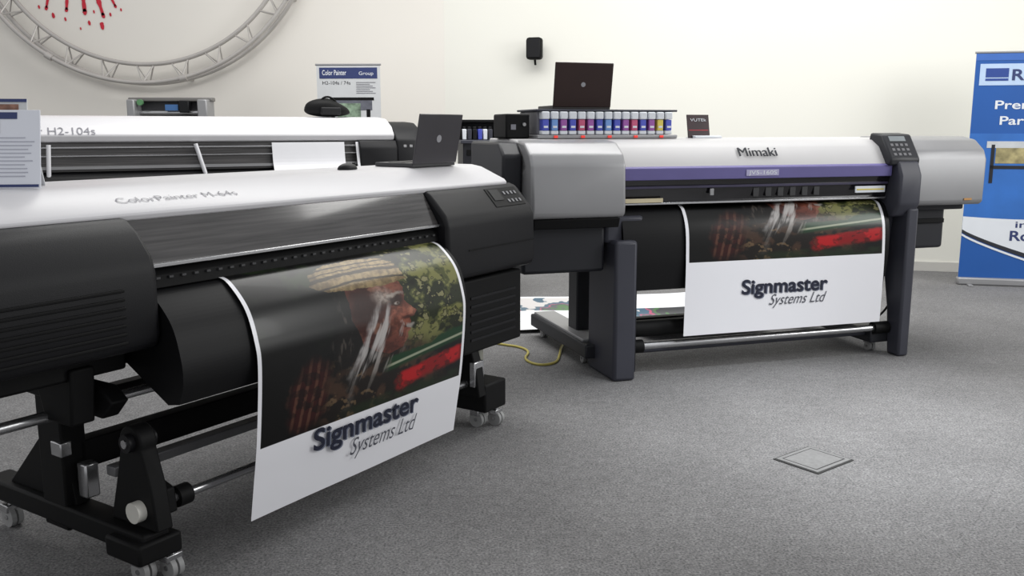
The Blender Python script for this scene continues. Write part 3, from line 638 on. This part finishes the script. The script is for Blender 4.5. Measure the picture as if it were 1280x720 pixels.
# ink rack
g2 = G('ink_cartridge_rack', 2.2, 5.15, R2, 1.388)
box(g2,'base_tray',1.77,2.66,5.03,5.42,1.389,1.41,SILV,0.006)
box(g2,'rack_body',1.79,2.64,5.10,5.42,1.41,1.545,mat('rack_grey',(110,110,116),0.4,var=0.05),0.006)
box(g2,'top_plate',1.77,2.67,5.06,5.42,1.545,1.557,DGREY,0.004)
inks = [INKB,INKC,INKP,INKB,INKM,INKP,INKB,INKC,INKB,INKP,INKM,INKB,INKP,INKY,INKB]
for i in range(15):
    a = 1.80+i*0.056
    box(g2,'cartridge_label',a+0.006,a+0.044,5.048,5.12,1.435,1.498,inks[i],0.004)
    box(g2,'cartridge_stripe',a+0.012,a+0.038,5.045,5.05,1.450,1.462,BWHT,0.001)
    box(g2,'cartridge_cap',a+0.002,a+0.048,5.045,5.12,1.500,1.543,BWHT,0.006)
    box(g2,'cartridge_base',a+0.002,a+0.048,5.05,5.12,1.412,1.434,BWHT,0.004)
    if i%3==1: box(g2,'status_lamp',a+0.012,a+0.034,5.022,5.031,1.393,1.407,REDL,0)
g2 = G('power_supply_box', 1.66, 5.2, R2, 1.388)
box(g2,'case',1.60,1.745,5.1,5.35,1.389,1.53,BLKM,0.01); box(g2,'label',1.63,1.66,5.096,5.1,1.44,1.47,GTXT,0); cyl(g2,'knob',(1.71,5.09,1.47),(1.71,5.10,1.47),0.010,SILV)
# laptop on rack
g2 = G('laptop', 2.08, 5.1, R2, 1.5575)
box(g2,'base',1.90,2.265,5.14,5.40,1.558,1.580,mat('laptop_base2',(40,36,36),0.4,var=0.05),0.004)
prism(g2,'lid',[(5.145,1.572),(5.105,1.825),(5.095,1.823),(5.135,1.570)],1.90,2.265,LIDB,0.004)
prism(g2,'screen',[(5.1460,1.59),(5.1085,1.815),(5.1075,1.815),(5.1450,1.59)],1.915,2.25,SCR,0)
cyl(g2,'lid_logo',(2.08,5.1155,1.70),(2.08,5.113,1.6995),0.014,MATS['logo_silver'])
# small sign
g2 = G('tabletop_sign', 2.86, 5.15, R2, 1.3885)
prism(g2,'board',[(5.10,1.389),(5.13,1.53),(5.136,1.53),(5.106,1.389)],2.77,2.92,mat('sign_dark',(44,18,26),0.35,var=0.3,scale=14),0.001)
prism(g2,'red_band',[(5.1095,1.435),(5.114,1.45),(5.1165,1.45),(5.1125,1.435)],2.78,2.91,RED,0)
prism(g2,'white_foot',[(5.06,1.389),(5.06,1.40),(5.11,1.405),(5.20,1.389)],2.80,2.98,BWHT,0.001)
text(g2,'sign_text','VUTEk',2.79,2.90,5.1180,1.49,0.018,BWHT,78)

# ------------------------------------------------------------------ blue rollup banner
g = rollup('rollup_banner', 4.19, 8.56, -12.9, 0.90, 2.12)
panel(g,'blue_field',0.01,0.89,0.07,2.11,-0.004,BLUE)
panel(g,'top_strip',0.01,0.89,2.05,2.11,-0.0065,mat('banner_edge',(56,102,180),0.5,var=0.04))
panel(g,'logo_panel',0.05,0.89,1.83,2.02,-0.0065,mat('logo_panel',(180,202,230),0.5,var=0.03)); panel(g,'logo_mark',0.10,0.29,1.90,1.98,-0.009,mat('logo_blue',(36,66,140),0.5,var=0.03)); panel(g,'logo_mark_line',0.10,0.29,1.87,1.89,-0.009,MATS['logo_blue'])
text(g,'logo_text','Roland',0.32,0.80,-0.0115,1.875,0.095,NAVY,bold=0.02)
text(g,'line_1','Premier',0.20,0.72,-0.0085,1.62,0.075,BWHT,bold=0.015); text(g,'line_2','Partner',0.25,0.72,-0.0085,1.48,0.075,BWHT,bold=0.015)
panel(g,'mid_field',0.01,0.89,0.62,1.40,-0.0065,mat('banner_mid',(44,104,182),0.5,var=0.15,scale=3))
panel(g,'photo_printer_top',0.16,0.80,1.27,1.33,-0.009,mat('photo_top',(190,194,198),0.5,var=0.1)); panel(g,'photo_printer_print',0.24,0.70,1.13,1.27,-0.009,mat('photo_warm',(150,140,100),0.5,var=0.6,scale=12))
panel(g,'photo_printer_leg',0.20,0.23,0.95,1.30,-0.0095,DGREY2); panel(g,'photo_printer_leg',0.68,0.71,0.95,1.30,-0.0095,DGREY2); panel(g,'photo_printer_bar',0.2,0.7,1.08,1.11,-0.0095,DGREY2)
N=24
def strip(name, f0, f1, b, m):
    vs=[]; 
    for i in range(N+1):
        x = 0.01+0.88*i/N; vs += [(x,b,f0(x)),(x,b,f1(x))]
    mesh(g,name,vs,[(2*i,2*i+2,2*i+3,2*i+1) for i in range(N)],m)
top = lambda x: 0.64-0.02*math.sin(x*3)
bot = lambda x: 0.52-0.32*(x/0.9)**0.8
strip('white_swoosh',lambda x: bot(x),top,-0.0095,BWHT)
strip('black_swoosh',lambda x: bot(x)-0.02-0.02*x,lambda x: bot(x)+0.008,-0.0105,DTXT)
strip('white_line',lambda x: bot(x)-0.05-0.02*x,lambda x: bot(x)-0.03-0.02*x,-0.0105,BWHT)
text(g,'line_3','inkjet',0.46,0.80,-0.0115,0.545,0.06,NAVY,bold=0.01); text(g,'line_4','Roland',0.42,0.86,-0.0115,0.425,0.09,NAVY,bold=0.02)

# ------------------------------------------------------------------ stuff on floor behind
def floor_print(name, x, y, rot, wd, dp, u0, v0, v1, seedart, curl):
    g = world_group(name, x, y, rot)
    nx, ny = 200, 160
    A = np.linspace(0,wd,nx)[None,:]+np.zeros((ny,1)); Bv = np.linspace(0,dp,ny)[:,None]+np.zeros((1,nx))
    Z = 0.006+curl*np.clip(1-Bv/dp*3,0,1)**2+curl*1.3*np.clip((Bv/dp-0.7)*3.3,0,1)**2 + 0.004*np.sin(A*7)
    u = A/wd; v = Bv/dp
    img = np.zeros((ny,nx,3))+np.array(s2l((236,238,242)))
    n1 = fbm(u*3+seedart,v*3,seedart); n2 = fbm(u*4,v*3+seedart,seedart+9)
    inside = (v>v0)&(v<v1)&(u>u0)&(u<0.97)
    for lo,hi,c in [(0,0.40,(24,28,40)),(0.40,0.47,(50,104,44)),(0.47,0.54,(60,64,76)),(0.54,0.57,(176,60,104)),(0.57,0.68,(40,84,110)),(0.68,1,(210,206,206))]:
        mm = inside&(n1>=lo)&(n1<hi); img[mm] = s2l(c)
    img[inside&(n2>0.62)] = s2l((20,24,40))
    vs = np.stack([A,Bv,Z],-1).reshape(-1,3); idx = np.arange(nx*ny).reshape(ny,nx)
    fs = np.stack([idx[:-1,:-1],idx[:-1,1:],idx[1:,1:],idx[1:,:-1]],-1).reshape(-1,4)
    me = bpy.data.meshes.new('sheet'); me.from_pydata(vs.tolist(),[],fs.tolist()); me.update()
    ca = me.color_attributes.new('Col','FLOAT_COLOR','POINT'); ca.data.foreach_set('color', np.concatenate([img.reshape(-1,3),np.ones((nx*ny,1))],1).astype(np.float32).ravel())
    me.polygons.foreach_set('use_smooth',[True]*len(me.polygons)); me.materials.append(PRINT)
    o = bpy.data.objects.new('sheet',me); COL.objects.link(o); o.parent = g.e
floor_print('poster_print', 0.02, 6.42, 8, 0.88, 1.25, 0.03, 0.62, 0.97, 3, 0.02)
floor_print('poster_print', 0.93, 6.22, 16, 0.95, 1.05, 0.10, 0.45, 0.85, 8, 0.09)
tube(None,'yellow_cable',[(-0.25,6.2,0.008),(-0.05,6.05,0.008),(0.05,6.0,0.008),(0.12,5.86,0.008),(0.07,5.66,0.008),(0.16,5.5,0.008),(0.28,5.56,0.008),(0.31,5.8,0.008),(0.34,6.1,0.008),(0.42,6.2,0.01)],0.008,YEL)
